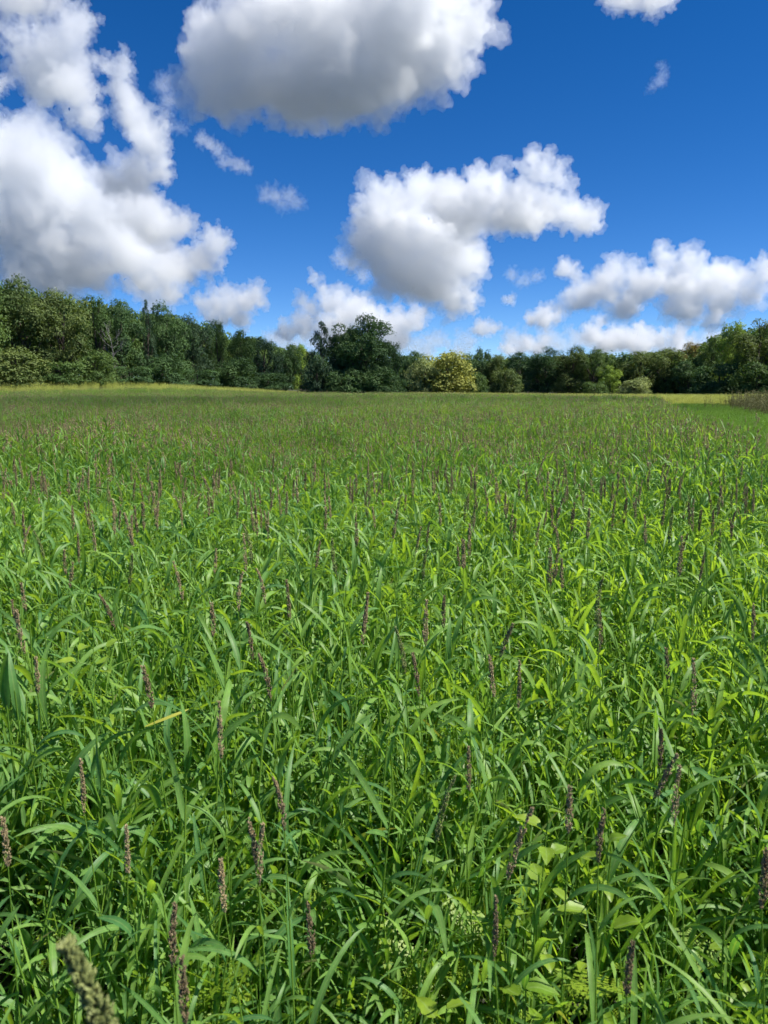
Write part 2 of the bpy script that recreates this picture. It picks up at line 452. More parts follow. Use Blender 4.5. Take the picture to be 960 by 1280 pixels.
def crown_shape(kind, rng):
    """lobes (centre, radius) of a crown of height 1 and width 1 standing on z = 0"""
    out = []
    if kind == 'spire':
        for k in range(46):
            t = 0.10 + 0.88 * (k / 45.0)
            rad = 0.46 * (1 - t) ** 0.75 * (0.75 + 0.5 * rng.rand())
            a = rng.rand() * 6.283
            r = 0.05 + 0.11 * (1 - t)
            out.append((np.array([rad * np.cos(a), rad * np.sin(a), t - 0.04]), r))
        return out
    cz, rz, rx, n, lo, hi = {'round': (0.60, 0.40, 0.45, 34, 0.10, 0.17), 'oval': (0.58, 0.42, 0.42, 34, 0.09, 0.16),
                             'broad': (0.55, 0.44, 0.46, 44, 0.08, 0.15), 'shrub': (0.42, 0.50, 0.44, 30, 0.12, 0.20),
                             'open': (0.62, 0.37, 0.45, 24, 0.08, 0.14)}[kind]
    for k in range(n):
        d = rng.normal(size=3); d /= np.linalg.norm(d)
        q = rng.uniform(0.45, 0.92)
        c = np.array([d[0] * rx * q, d[1] * rx * q, cz + d[2] * rz * q])
        r = rng.uniform(lo, hi)
        c[2] = min(c[2], 0.985 - r * 0.8)
        out.append((c, r))
    for k in range({'shrub': 10, 'broad': 12, 'round': 8, 'oval': 8, 'open': 2}[kind]):   # low skirt of branches
        a = rng.rand() * 6.283; q = rng.uniform(0.25, 0.42)
        out.append((np.array([q * np.cos(a), q * np.sin(a), rng.uniform(0.08, 0.3)]), rng.uniform(lo, hi)))
    return out

def crown_mesh(kind, seed, leaves, size):
    rng = np.random.RandomState(seed)
    lob = crown_shape(kind, rng)
    w = np.array([r * r for _, r in lob]); w /= w.sum()
    P, Nn, T = [], [], []
    for (c, r), wi in zip(lob, w):
        n = int(leaves * wi)
        d = rng.normal(size=(n, 3)); d /= np.linalg.norm(d, axis=1)[:, None]
        d[:, 2] = np.where(d[:, 2] < -0.35, -d[:, 2], d[:, 2])
        q = rng.uniform(0.45, 1.0, n) ** 0.5
        bump = 1 + 0.45 * fbm((c + d * r) * 14 + seed, 2)
        p = c + d * (r * q * bump)[:, None] * np.array([1.15, 1.15, 0.95])
        keep = fbm(p * 9.0 + seed * 3.1, 2) > -0.28
        P.append(p[keep]); Nn.append(d[keep])
        T.append(np.full(keep.sum(), rng.uniform(0.2, 0.8)) + rng.normal(size=keep.sum()) * 0.11)
    P = np.concatenate(P); D = np.concatenate(Nn); T = np.concatenate(T)
    P[:, 2] = np.maximum(P[:, 2], 0.01)
    n = len(P)
    nn = D * 0.9 + rng.normal(size=(n, 3)) * 0.42 + np.array([0, 0, 0.3]); nn /= np.linalg.norm(nn, axis=1)[:, None]
    a = np.cross(nn, rng.normal(size=(n, 3))); a /= np.linalg.norm(a, axis=1)[:, None]
    b = np.cross(nn, a)
    s = size * rng.uniform(0.6, 1.5, n)[:, None]
    V = np.stack([P - a * s, P + b * s * 0.6 - a * s * 0.1, P + a * s, P - b * s * 0.62 + a * s * 0.12], 1).reshape(-1, 3)
    F = np.arange(n * 4).reshape(n, 4)
    me = mesh_np("crown", V, F, smooth=False)
    set_attr(me, "tint", np.repeat(np.clip(T, 0, 1), 4))
    return me, lob

def trunk_mesh(kind, lob, seed, h_over_w=1.2):
    rng = np.random.RandomState(seed + 99)
    parts = []
    top = 0.8
    z = np.linspace(-0.02, top, 9)
    path = np.stack([0.02 * np.sin(z * 7 + seed), 0.02 * np.cos(z * 6 + seed), z], 1)
    rad = 0.026 * (1 - z / (top + 0.12)) ** 0.8 + 0.003
    rad[0] *= 1.5
    parts.append(tube(path, rad, 8))
    for c, r in lob[::2]:
        k = int(np.clip((c[2] - 0.22) / top * 8, 1, 6))
        s = path[k]
        m1 = s * 0.55 + c * 0.45 + np.array([0, 0, -0.03])
        parts.append(tube([s, m1, c, c + (c - m1) * 0.3], [rad[k] * 0.55, rad[k] * 0.4, 0.005, 0.002], 5))
    return mesh_np("trunk", *join(parts))

TREE_KINDS = {}
for key, kind, seed, nl, sz in (("oak", 'broad', 11, 24000, 0.0105), ("oak2", 'broad', 12, 24000, 0.0105), ("round", 'round', 13, 19000, 0.012),
                                ("round2", 'round', 14, 19000, 0.012), ("oval", 'oval', 15, 19000, 0.0115), ("oval2", 'oval', 16, 19000, 0.0115),
                                ("spire", 'spire', 17, 14000, 0.0115), ("open", 'open', 18, 12000, 0.012), ("shrub", 'shrub', 19, 11000, 0.019), ("shrub2", 'shrub', 20, 11000, 0.019)):
    cm, lob = crown_mesh(kind, seed, nl, sz)
    TREE_KINDS[key] = (cm, trunk_mesh(kind, lob, seed))

FOLIAGE = {
 'dark': leafy("foliage_dark", (0.032, 0.071, 0.028), (0.088, 0.156, 0.050), 0.25, 0.6, 0.15, (1.3, 1.4, 0.6), 0.2),
 'blue': leafy("foliage_blue_green", (0.030, 0.067, 0.037), (0.083, 0.136, 0.063), 0.25, 0.6, 0.15, (1.3, 1.4, 0.6), 0.2),
 'olive': leafy("foliage_olive", (0.053, 0.090, 0.027), (0.157, 0.203, 0.060), 0.3, 0.6, 0.15, (1.3, 1.3, 0.6), 0.2),
 'mid': leafy("foliage_mid", (0.044, 0.093, 0.027), (0.128, 0.196, 0.053), 0.3, 0.6, 0.15, (1.3, 1.3, 0.6), 0.2),
 'pale': leafy("foliage_pale", (0.133, 0.185, 0.071), (0.336, 0.389, 0.150), 0.3, 0.6, 0.15, (1.2, 1.2, 0.7), 0.15),
 'lime': leafy("foliage_lime", (0.106, 0.185, 0.032), (0.283, 0.389, 0.071), 0.35, 0.6, 0.15, (1.3, 1.3, 0.6), 0.15),
 'yellow': leafy("foliage_yellow", (0.17, 0.21, 0.05), (0.40, 0.41, 0.10), 0.3, 0.6, 0.15, (1.2, 1.1, 0.6), 0.1),
 'gold': leafy("foliage_gold", (0.150, 0.142, 0.043), (0.371, 0.265, 0.079), 0.3, 0.6, 0.15, (1.2, 1.1, 0.6), 0.1),
}
_treemesh = {}
def tree(name, kind, colour, px, top, width, dist, label, group=None, rot=None, base=None):
    """a tree whose crown spans width px and reaches photo row top at dist metres"""
    x = (px - 480.0) / FPX * dist / math.cos(0)
    z0 = float(ground_z(x, dist))
    p = at(px, top, dist)
    h = p.z - z0
    w = width * dist / FPX
    root = bpy.data.objects.new(name, None)
    COL.objects.link(root)
    rng = random.Random(int(px * 13 + top * 7))
    root.location = (p.x, dist, z0 - 0.05)
    root.rotation_euler = (0, 0, rng.uniform(0, 6.28) if rot is None else rot)
    root.scale = (w * 1.08, w * 1.08, h * 1.03)
    key = (kind, colour)
    if key not in _treemesh:
        cm = TREE_KINDS[kind][0].copy(); cm.materials.clear(); cm.materials.append(FOLIAGE[colour]); _treemesh[key] = cm
    link("crown", _treemesh[key], None, root)
    link("trunk", TREE_KINDS[kind][1], M_BARK, root)
    tag(root, label, "shrub" if name == "shrub" else "tree", group)
    return root

LW, CG, RW, FW = "trees of the left wood", "trees of the clump in the field", "trees of the right wood", "trees of the far wood"
TREES = [
 # left wood, near end to far end
 ("deciduous_tree", "oak2", "mid", -32, 338, 100, 112, "tall tree cut by the left picture edge at the wood's near end", LW),
 ("deciduous_tree", "round", "olive", 22, 352, 84, 118, "tall olive tree first from the left edge in the left wood", LW),
 ("deciduous_tree", "oak", "olive", 76, 364, 84, 122, "sunlit olive tree second from the left edge in the left wood", LW),
 ("deciduous_tree", "oval", "mid", 116, 372, 56, 126, "green tree left of the grey dead tree in the left wood", LW),
 ("deciduous_tree", "round2", "dark", 150, 377, 62, 131, "dark tree directly behind the grey dead tree", LW),
 ("conifer_tree", "spire", "blue", 182, 375, 26, 136, "thin pointed tree sticking out of the left wood's skyline", LW),
 ("deciduous_tree", "round", "dark", 208, 382, 58, 141, "dark tree with ragged top right of the pointed tree", LW),
 ("deciduous_tree", "round", "blue", 240, 396, 50, 150, "blue-green tree midway along the left wood", LW),
 ("deciduous_tree", "oval", "mid", 270, 402, 34, 160, "round-topped tree standing out on the wood's sloping skyline", LW),
 ("deciduous_tree", "round2", "mid", 300, 414, 44, 170, "mid green tree on the lower slope of the left wood", LW),
 ("deciduous_tree", "oak", "blue", 330, 423, 46, 182, "bluish tree two left of the dark field clump", LW),
 ("deciduous_tree", "round", "dark", 358, 432, 40, 195, "low dark tree at the far end of the left wood", LW),
 ("deciduous_tree", "oval2", "lime", 376, 432, 30, 215, "yellow-green tree just left of the dark field clump", LW),
 ("shrub", "shrub", "olive", 18, 432, 70, 108, "tall olive shrub at the foot of the left wood's edge", LW),
 ("shrub", "shrub2", "mid", 72, 448, 60, 112, "big green shrub between the tall olive shrub and the dead tree", LW),
 ("shrub", "shrub", "mid", 118, 438, 50, 117, "rounded green shrub in front of the dead tree's left side", LW),
 ("shrub", "shrub2", "dark", 160, 454, 54, 122, "dull dark shrub right of the dead tree", LW),
 ("shrub", "shrub", "dark", 202, 440, 54, 129, "dark shrub below the pointed tree", LW),
 ("shrub", "shrub2", "dark", 245, 458, 54, 138, "dark shrub under the middle of the left wood", LW),
 ("shrub", "shrub", "dark", 290, 446, 54, 150, "dark shrub below the sloping skyline", LW),
 ("shrub", "shrub2", "dark", 334, 462, 54, 168, "wide low shrub at the far end of the left wood", LW),
 # clump in the field
 ("oak_tree", "oak", "dark", 452, 396, 88, 132, "big dark oak standing out in the field at centre", CG),
 ("oak_tree", "oval", "dark", 488, 428, 40, 130, "lower dark tree leaning out right of the big oak", CG),
 ("deciduous_tree", "open", "dark", 428, 408, 42, 134, "thin-crowned tree between the spire and the big oak", CG),
 ("conifer_tree", "spire", "blue", 402, 402, 52, 133, "bluish spire-shaped tree left of the big oak", CG),
 ("shrub", "shrub", "blue", 396, 446, 40, 128, "dark shrub at the foot of the bluish spire tree", CG),
 ("shrub", "shrub2", "dark", 432, 458, 48, 127, "broad dark shrub in front of the big oak's trunk", CG),
 ("shrub", "shrub", "dark", 474, 460, 46, 127, "dark shrub at the right foot of the big oak", CG),
 ("oak_tree", "round2", "dark", 440, 412, 66, 137, "dark tree filling in behind the big oak's left half", CG),
 ("oak_tree", "round", "dark", 470, 418, 62, 138, "dark tree filling in behind the big oak's right half", CG),
 ("shrub", "shrub", "dark", 452, 452, 70, 131, "wide dark thicket under the big oak's crown", CG),
 # centre, behind
 ("deciduous_tree", "round2", "dark", 518, 440, 44, 185, "dark tree between the big oak and the yellow tree", FW),
 ("deciduous_tree", "shrub2", "yellow", 558, 433, 70, 160, "yellowing tree with golden top, right of the dark oak", FW),
 ("deciduous_tree", "shrub", "pale", 530, 448, 42, 158, "pale green tree hugging the left side of the yellow tree", FW),
 ("shrub", "shrub", "mid", 598, 464, 28, 164, "green shrub at the right foot of the yellow tree", FW),
 ("deciduous_tree", "open", "dark", 603, 434, 30, 225, "flat umbrella-topped tree above the far wood", FW),
 ("deciduous_tree", "round", "dark", 588, 443, 40, 222, "dark tree of the far wood behind the yellow tree", FW),
 ("deciduous_tree", "oval", "olive", 618, 444, 42, 224, "dark tree of the far wood below the umbrella-topped tree", FW),
 ("deciduous_tree", "round2", "dark", 650, 441, 46, 218, "dark tree of the far wood behind the round lit bush", FW),
 ("shrub", "shrub2", "olive", 632, 457, 42, 172, "round olive-green bush standing alone before the far wood", FW),
 # right wood
 ("oak_tree", "oak2", "dark", 684, 434, 72, 190, "large dark oak with shaded front, right of the round bush", RW),
 ("deciduous_tree", "round", "olive", 716, 434, 54, 186, "dark-fronted tree joined to the large right-hand oak", RW),
 ("deciduous_tree", "open", "mid", 744, 434, 46, 184, "airy mid green tree with sky gaps in its crown", RW),
 ("deciduous_tree", "oval2", "lime", 764, 458, 32, 176, "small bright green tree in front of the airy tree", RW),
 ("shrub", "shrub", "pale", 794, 471, 42, 168, "pale shrub spreading at the foot of the right wood", RW),
 ("deciduous_tree", "oak", "olive", 802, 440, 58, 184, "olive tree directly behind the pale spreading shrub", RW),
 ("deciduous_tree", "round2", "olive", 836, 436, 50, 180, "olive tree next to the gold-tinted tree", RW),
 ("deciduous_tree", "oval", "gold", 864, 429, 38, 178, "tree with gold autumn tint in the right wood", RW),
 ("deciduous_tree", "round", "dark", 862, 452, 46, 168, "dark tree in front of the gold-tinted tree", RW),
 ("deciduous_tree", "oval2", "mid", 892, 424, 44, 160, "green tree rising right of the gold-tinted tree", RW),
 ("deciduous_tree", "oval", "lime", 918, 404, 44, 150, "tall yellow-green tree in the right wood's skyline", RW),
 ("oak_tree", "oak2", "olive", 952, 400, 76, 144, "tall olive oak at the right picture edge", RW),
 ("deciduous_tree", "round", "mid", 1010, 392, 96, 138, "tall tree cut by the right picture edge", RW),
 ("shrub", "shrub2", "dark", 900, 448, 54, 146, "dark shrub below the tall yellow-green tree", RW),
 ("shrub", "shrub", "mid", 950, 452, 60, 136, "green shrub at the foot of the tall olive oak", RW),
 ("shrub", "shrub2", "mid", 745, 474, 30, 172, "small low shrub below the airy tree", RW),
]
for t in TREES:
    tree(*t)

def dead_tree(px, top, dist, label):
    p = at(px, top, dist); z0 = float(ground_z(p.x, dist)); h = p.z - z0
    rng = np.random.RandomState(5)
    root = bpy.data.objects.new("dead_tree", None); COL.objects.link(root); root.location = (p.x, dist, z0)
    z = np.linspace(-0.1, h * 0.8, 8)
    path = np.stack([0.25 * np.sin(z * 0.5), 0.1 * z * 0.3, z], 1)
    link("trunk", mesh_np("trunk", *tube(path, 0.09 * (1 - z / h) ** 0.7 + 0.02, 8)), M_DEAD, root)
    for k in range(16):
        s = path[rng.randint(2, 8)]; a = rng.uniform(0, 6.28); l = rng.uniform(1.2, 3.2); up = rng.uniform(0.5, 1.4)
        e = s + np.array([math.cos(a) * l * 0.6, math.sin(a) * l * 0.6, up * l * 0.7]); mid = (s + e) / 2 + np.array([math.cos(a), math.sin(a), -0.2]) * 0.25
        tw = [tube([s, mid, e], [0.045, 0.03, 0.012], 5)]
        for j in range(3):
            e2 = e + np.array([rng.uniform(-.6, .6), rng.uniform(-.6, .6), rng.uniform(-0.2, 0.9)])
            tw.append(tube([mid, (mid + e2) / 2 + 0.1, e2], [0.022, 0.016, 0.008], 4))
        link("branch", mesh_np("branch", *join(tw)), M_DEAD, root)
    tag(root, label, "tree", LW)
dead_tree(138, 412, 120, "bare grey dead tree standing before the left wood")

def woodland():
    """the closed wood behind the front trees reads as one mass"""
    rng = np.random.RandomState(3)
    spots = []
    for px in np.arange(-60, 400, 17):                    # behind the left wood
        t = (px + 60) / 460
        for row in range(3):
            d = 122 + 95 * t ** 1.3 + 9 + row * 11 + rng.uniform(-3, 3)
            topy = np.interp(px, [-60, 0, 100, 200, 250, 300, 340, 400], [345, 356, 378, 392, 406, 420, 430, 440]) + rng.uniform(-2, 8) + row * 1.0
            spots.append((px + rng.uniform(-6, 6), topy, d, rng.uniform(9, 13)))
    for px in np.arange(495, 1060, 17):                   # far and right wood
        for row in range(3):
            d = np.interp(px, [495, 660, 760, 900, 1060], [236, 226, 205, 172, 150]) + row * 11 + rng.uniform(-3, 3)
            topy = np.interp(px, [495, 560, 660, 760, 880, 910, 1060], [445, 447, 445, 443, 434, 412, 400]) + rng.uniform(-1, 7) + row
            spots.append((px + rng.uniform(-6, 6), topy, d, rng.uniform(10, 14)))
    cols = {'dark': [], 'mid': [], 'olive': []}
    src = {}
    for key in ("oak", "round", "oval", "round2"):
        me = TREE_KINDS[key][0]; n = len(me.vertices)
        co = np.empty(n * 3, np.float32); me.vertices.foreach_get("co", co)
        ti = np.empty(n, np.float32); me.attributes["tint"].data.foreach_get("value", ti)
        src[key] = (co.reshape(-1, 4, 3), ti.reshape(-1, 4))
    V, T, M = [], [], []
    for px, topy, d, w in spots:
        p = at(px, topy, d); z0 = float(ground_z(p.x, d)); h = p.z - z0
        q, ti = src[rng.choice(list(src))]
        pick = rng.permutation(len(q))[:2600]
        a = rng.uniform(0, 6.28); ca, sa = math.cos(a), math.sin(a)
        v = q[pick]; c = v.mean(1, keepdims=True); v = c + (v - c) * 2.2
        v = np.stack([(v[..., 0] * ca - v[..., 1] * sa) * w + p.x, (v[..., 0] * sa + v[..., 1] * ca) * w + d, v[..., 2] * h * 1.03 + z0], -1)
        V.append(v); T.append(ti[pick]); M.append(np.full(len(pick), rng.randint(0, 3)))
    V = np.concatenate(V); T = np.concatenate(T); M = np.concatenate(M)
    me = mesh_np("woodland", V.reshape(-1, 3), np.arange(len(V) * 4).reshape(-1, 4), smooth=False)
    for c in ('dark', 'mid', 'olive'): me.materials.append(FOLIAGE[c])
    me.polygons.foreach_set("material_index", M.astype(np.int32))
    set_attr(me, "tint", T.ravel())
    o = link("woodland", me)
    tag(o, "dense green wood closing the field behind the front trees", "woodland", kind="stuff")
woodland()

# ------------------------------------------------------------------ crop: leaf, stem and seed head builders
def blades(base, az, el, length, width, bend, seg=9, fold=0.35, twist=None, power=1.4, rng=None):
    """arching grass blades. arrays of n -> verts (n*(seg+1)*3, 3), quads, along (per vertex), index of blade"""
    n = len(az)
    t = np.linspace(0, 1, seg + 1)
    ang = el[:, None] - bend[:, None] * t[None] ** power
    ds = length[:, None] / seg
    hx = np.cos(ang) * ds; hz = np.sin(ang) * ds
    r = np.concatenate([np.zeros((n, 1)), np.cumsum(hx[:, :-1], 1)], 1)
    z = np.concatenate([np.zeros((n, 1)), np.cumsum(hz[:, :-1], 1)], 1)
    side = rng.uniform(-0.25, 0.25, n)[:, None] * length[:, None] * t[None] ** 2
    ca, sa = np.cos(az)[:, None], np.sin(az)[:, None]
    C = np.stack([base[:, :1] + r * ca - side * sa, base[:, 1:2] + r * sa + side * ca, base[:, 2:3] + z], -1)
    tw = (twist if twist is not None else np.zeros(n))[:, None] * t[None]
    # frame: across (horizontal, perpendicular to az), normal
    ax = np.stack([-sa + 0 * ang, ca + 0 * ang, 0 * ang], -1)
    nm = np.stack([-np.sin(ang) * ca, -np.sin(ang) * sa, np.cos(ang)], -1)
    A = ax * np.cos(tw)[..., None] + nm * np.sin(tw)[..., None]
    B = -ax * np.sin(tw)[..., None] + nm * np.cos(tw)[..., None]
    w = width[:, None] * np.minimum(1, 0.45 + t[None] * 3.5) * np.sqrt(np.clip(1 - t[None] ** 2.4, 0, 1)) * 0.5 + 0.0004
    f = fold * (1 - 0.6 * t)[None, :, None]
    Lf = C + A * w[..., None] + B * (w[..., None] * f)
    Rt = C - A * w[..., None] + B * (w[..., None] * f)
    V = np.stack([Lf, C, Rt], 2)                         # n, seg+1, 3, 3
    i = np.arange(n)[:, None] * (seg + 1) * 3 + np.arange(seg)[None] * 3
    i = i.ravel()
    F = np.concatenate([np.stack([i, i + 1, i + 4, i + 3], 1), np.stack([i + 1, i + 2, i + 5, i + 4], 1)])
    along = np.broadcast_to(t[None, :, None], (n, seg + 1, 3)).ravel()
    who = np.repeat(np.arange(n), (seg + 1) * 3)
    return V.reshape(-1, 3), F, along, who

OCT_V = np.array([[1, 0, 0], [0, 1, 0], [-1, 0, 0], [0, -1, 0], [0, 0, 1], [0, 0, -1]], float)
OCT_F = np.array([[0, 1, 4], [1, 2, 4], [2, 3, 4], [3, 0, 4], [1, 0, 5], [2, 1, 5], [3, 2, 5], [0, 3, 5]])
def seed_head(length, width, grains, gsize, rng, lean=0.1):
    """panicle of small grains packed in short upright side spikes -> verts, tris, tint"""
    n = grains
    spikes = max(5, n // 9)
    st = np.sort(rng.uniform(0.0, 0.93, spikes)); sa = np.arange(spikes) * 2.4 + rng.uniform(-.4, .4, spikes)
    k = rng.randint(0, spikes, n); u = rng.uniform(0, 1, n)
    t = np.clip(st[k] + u * 0.17, 0, 1.0)
    env = np.minimum(1, 0.5 + (st[k]) * 5) * (1 - 0.72 * np.clip(st[k], 0, 1) ** 1.6)
    rad = width * 0.5 * env * (0.25 + 0.75 * np.sqrt(u)) * rng.uniform(0.75, 1.15, n)
    a = sa[k] + rng.normal(0, 0.35, n)
    bendx = lean * length * t ** 2
    C = np.stack([np.cos(a) * rad + bendx, np.sin(a) * rad, t * length], 1)
    s = gsize * rng.uniform(0.7, 1.25, n)
    d = np.stack([np.cos(a) * 0.5, np.sin(a) * 0.5, np.full(n, 1.0)], 1) + rng.normal(0, 0.25, (n, 3)); d /= np.linalg.norm(d, axis=1)[:, None]
    e1 = np.cross(d, [0.3, 0.2, 0.9]); e1 /= np.linalg.norm(e1, axis=1)[:, None] + 1e-9; e2 = np.cross(d, e1)
    V = C[:, None] + s[:, None, None] * (OCT_V[None, :, :1] * 0.55 * e1[:, None] + OCT_V[None, :, 1:2] * 0.55 * e2[:, None] + OCT_V[None, :, 2:] * 1.15 * d[:, None])
    F = (np.arange(n)[:, None, None] * 6 + OCT_F[None]).reshape(-1, 3)
    tint = np.repeat(np.clip(rng.uniform(0.1, 0.9, n) * 0.7 + 0.3 * u, 0, 1), 6)
    return V.reshape(-1, 3), F, tint

def stem_tube(h, r, rng, sides=5, seg=6, lean=0.05):
    z = np.linspace(-0.02, h, seg)
    a = rng.uniform(0, 6.28)
    path = np.stack([np.cos(a) * lean * (z / h) ** 2 * h, np.sin(a) * lean * (z / h) ** 2 * h, z], 1)
    return tube(path, r * (1 - 0.55 * z / h), sides), path

def plant_mesh(name, seed, head, seg=9, nleaf=7, tall=0.95, tillers=1, spread=0.0, lowleaf=3, sides=5, grains=70, gsize=0.0042, wide=1.0, arch=2.6):
    """one or several tillers; quads and triangles become one mesh with three materials"""
    rng = np.random.RandomState(seed)
    QR, QT, QD, n = [], [], [], 0
    quads = []; tris = []; VV = []
    def addv(v, tint, dry, rib=None):
        nonlocal n
        VV.append(v); QT.append(tint); QD.append(dry); QR.append(np.zeros(len(v)) if rib is None else rib); n += len(v)
    for k in range(tillers):
        ox, oy = rng.normal(0, spread, 2) if spread else (0, 0)
        h = tall * rng.uniform(0.82, 1.08)
        (sv, sf), path = stem_tube(h, 0.0042 * (1 if tillers == 1 else 1.3), rng, sides, 5, rng.uniform(0.02, 0.14))
        sv = sv + np.array([ox, oy, 0])
        quads.append((sf + n, 1)); addv(sv, np.full(len(sv), rng.uniform(0.2, 0.8)), np.zeros(len(sv)))
        nl = nleaf
        hz = np.sort(rng.uniform(0.12, 0.92, nl)); hz[-1] = 0.9
        bx = np.interp(hz * h, path[:, 2], path[:, 0]) + ox; by = np.interp(hz * h, path[:, 2], path[:, 1]) + oy
        az = rng.uniform(0, 6.28) + np.arange(nl) * 3.14 + rng.normal(0, 0.7, nl)
        ln = rng.uniform(0.11, 0.25, nl) * (1.1 - 0.35 * np.abs(hz - 0.5)); wd = rng.uniform(0.0075, 0.0155, nl) * wide
        el = rng.uniform(1.0, 1.45, nl); bd = rng.uniform(0.5, arch, nl)
        bs = np.stack([bx, by, hz * h], 1)
        if lowleaf:                                         # upright blades from the base
            m = lowleaf
            az = np.concatenate([az, rng.uniform(0, 6.28, m)]); ln = np.concatenate([ln, rng.uniform(0.35, 0.62, m)])
            wd = np.concatenate([wd, rng.uniform(0.007, 0.014, m) * wide]); el = np.concatenate([el, rng.uniform(1.2, 1.5, m)])
            bd = np.concatenate([bd, rng.uniform(0.2, 1.3, m)])
            bs = np.concatenate([bs, np.stack([ox + rng.normal(0, 0.02, m), oy + rng.normal(0, 0.02, m), rng.uniform(0, 0.3, m)], 1)])
        v, f, al, who = blades(bs, az, el, ln, wd, bd, seg, 0.35, rng.normal(0, 0.9, len(az)), 1.4, rng)
        ti = np.clip(rng.beta(2, 2.2, len(az)), 0, 1)[who]
        dr = np.where(rng.rand(len(az)) < 0.03, rng.uniform(0.3, 1.0, len(az)), 0)[who] * np.clip((al - 0.55) * 2.5, 0, 1)
        dead = rng.rand(len(az)) < 0.003
        dr = np.where(dead[who], 0.8, dr)
        quads.append((f + n, 0)); addv(v, ti, dr, np.tile([0.0, 1.0, 0.0], len(v) // 3))
        if head and (tillers == 1 or rng.rand() < head):
            L = rng.uniform(0.10, 0.17)
            hv, hf, ht = seed_head(L, rng.uniform(0.012, 0.019), grains, gsize, rng, rng.uniform(-0.1, 0.25))
            hv = hv + path[-1] + np.array([ox, oy, -0.01])
            tris.append((hf + n, 2)); addv(hv, ht, np.zeros(len(hv)))
    V = np.concatenate(VV)
    me = bpy.data.meshes.new(name)
    fq = np.concatenate([q for q, _ in quads]); mq = np.concatenate([np.full(len(q), m) for q, m in quads])
    ft = np.concatenate([t for t, _ in tris]) if tris else np.zeros((0, 3), int)
    loops = np.concatenate([fq.ravel(), ft.ravel()])
    starts = np.concatenate([np.arange(len(fq)) * 4, len(fq) * 4 + np.arange(len(ft)) * 3])
    me.vertices.add(len(V)); me.vertices.foreach_set("co", V.astype(np.float32).ravel())
    me.loops.add(len(loops)); me.loops.foreach_set("vertex_index", loops.astype(np.int32))
    me.polygons.add(len(starts)); me.polygons.foreach_set("loop_start", starts.astype(np.int32))
    me.polygons.foreach_set("use_smooth", np.ones(len(starts), bool))
    for m in (M_BLADE, M_STEM, M_HEAD): me.materials.append(m)
    me.polygons.foreach_set("material_index", np.concatenate([mq, np.full(len(ft), 2)]).astype(np.int32))
    me.update(calc_edges=True)
    set_attr(me, "tint", np.concatenate(QT)); set_attr(me, "dry", np.concatenate(QD)); set_attr(me, "rib", np.concatenate(QR))
    return me

def swap_materials(me, mats):
    c = me.copy(); c.materials.clear()
    for m in mats: c.materials.append(m)
    return c

def scatter(name, meshes, pts, rot, scl, idx, label, cat):
    """one object of uncountable plants: points carry rotation, scale and which plant"""
    col = bpy.data.collections.new(name + "_kinds")
    for k, me in enumerate(meshes):
        o = bpy.data.objects.new("%s_kind_%03d" % (name, k), me); col.objects.link(o)
    me = bpy.data.meshes.new(name)
    me.vertices.add(len(pts)); me.vertices.foreach_set("co", np.asarray(pts, np.float32).ravel())
    a = me.attributes.new("rot", 'FLOAT_VECTOR', 'POINT'); a.data.foreach_set("vector", np.asarray(rot, np.float32).ravel())
    a = me.attributes.new("scl", 'FLOAT', 'POINT'); a.data.foreach_set("value", np.asarray(scl, np.float32))
    a = me.attributes.new("idx", 'INT', 'POINT'); a.data.foreach_set("value", np.asarray(idx, np.int32))
    o = link(name, me)
    ng = bpy.data.node_groups.new(name + "_scatter", 'GeometryNodeTree')
    ng.interface.new_socket("Geometry", in_out='INPUT', socket_type='NodeSocketGeometry')
    ng.interface.new_socket("Geometry", in_out='OUTPUT', socket_type='NodeSocketGeometry')
    N = ng.nodes.new; L = ng.links.new
    gi, go = N("NodeGroupInput"), N("NodeGroupOutput")
    ci = N("GeometryNodeCollectionInfo"); ci.inputs['Collection'].default_value = col
    ci.inputs['Separate Children'].default_value = True; ci.inputs['Reset Children'].default_value = True
    ip = N("GeometryNodeInstanceOnPoints"); ip.inputs['Pick Instance'].default_value = True
    def named(nm, ty):
        q = N("GeometryNodeInputNamedAttribute"); q.data_type = ty; q.inputs['Name'].default_value = nm
        return q.outputs['Attribute']
    er = N("FunctionNodeEulerToRotation")
    L(named("rot", 'FLOAT_VECTOR'), er.inputs[0]); L(er.outputs[0], ip.inputs['Rotation'])
    L(named("scl", 'FLOAT'), ip.inputs['Scale']); L(named("idx", 'INT'), ip.inputs['Instance Index'])
    L(gi.outputs[0], ip.inputs['Points']); L(ci.outputs[0], ip.inputs['Instance']); L(ip.outputs[0], go.inputs[0])
    md = o.modifiers.new("scatter", 'NODES'); md.node_group = ng
    tag(o, label, cat, kind="stuff")
    return o

def sample_wedge(y0, y1, dens, rng, margin=1.0, half=0.56):
    """random ground points between rows y0 and y1 in and a little beside the camera's view"""
    ys = []; xs = []
    n = int(dens * ((y1 ** 2 - y0 ** 2) * half + 2 * margin * (y1 - y0)))
    wmax = half * y1 + margin
    y = rng.uniform(y0, y1, n * 3); x = rng.uniform(-wmax, wmax, n * 3)
    keep = np.abs(x) < half * y + margin
    y, x = y[keep][:n], x[keep][:n]
    return x, y

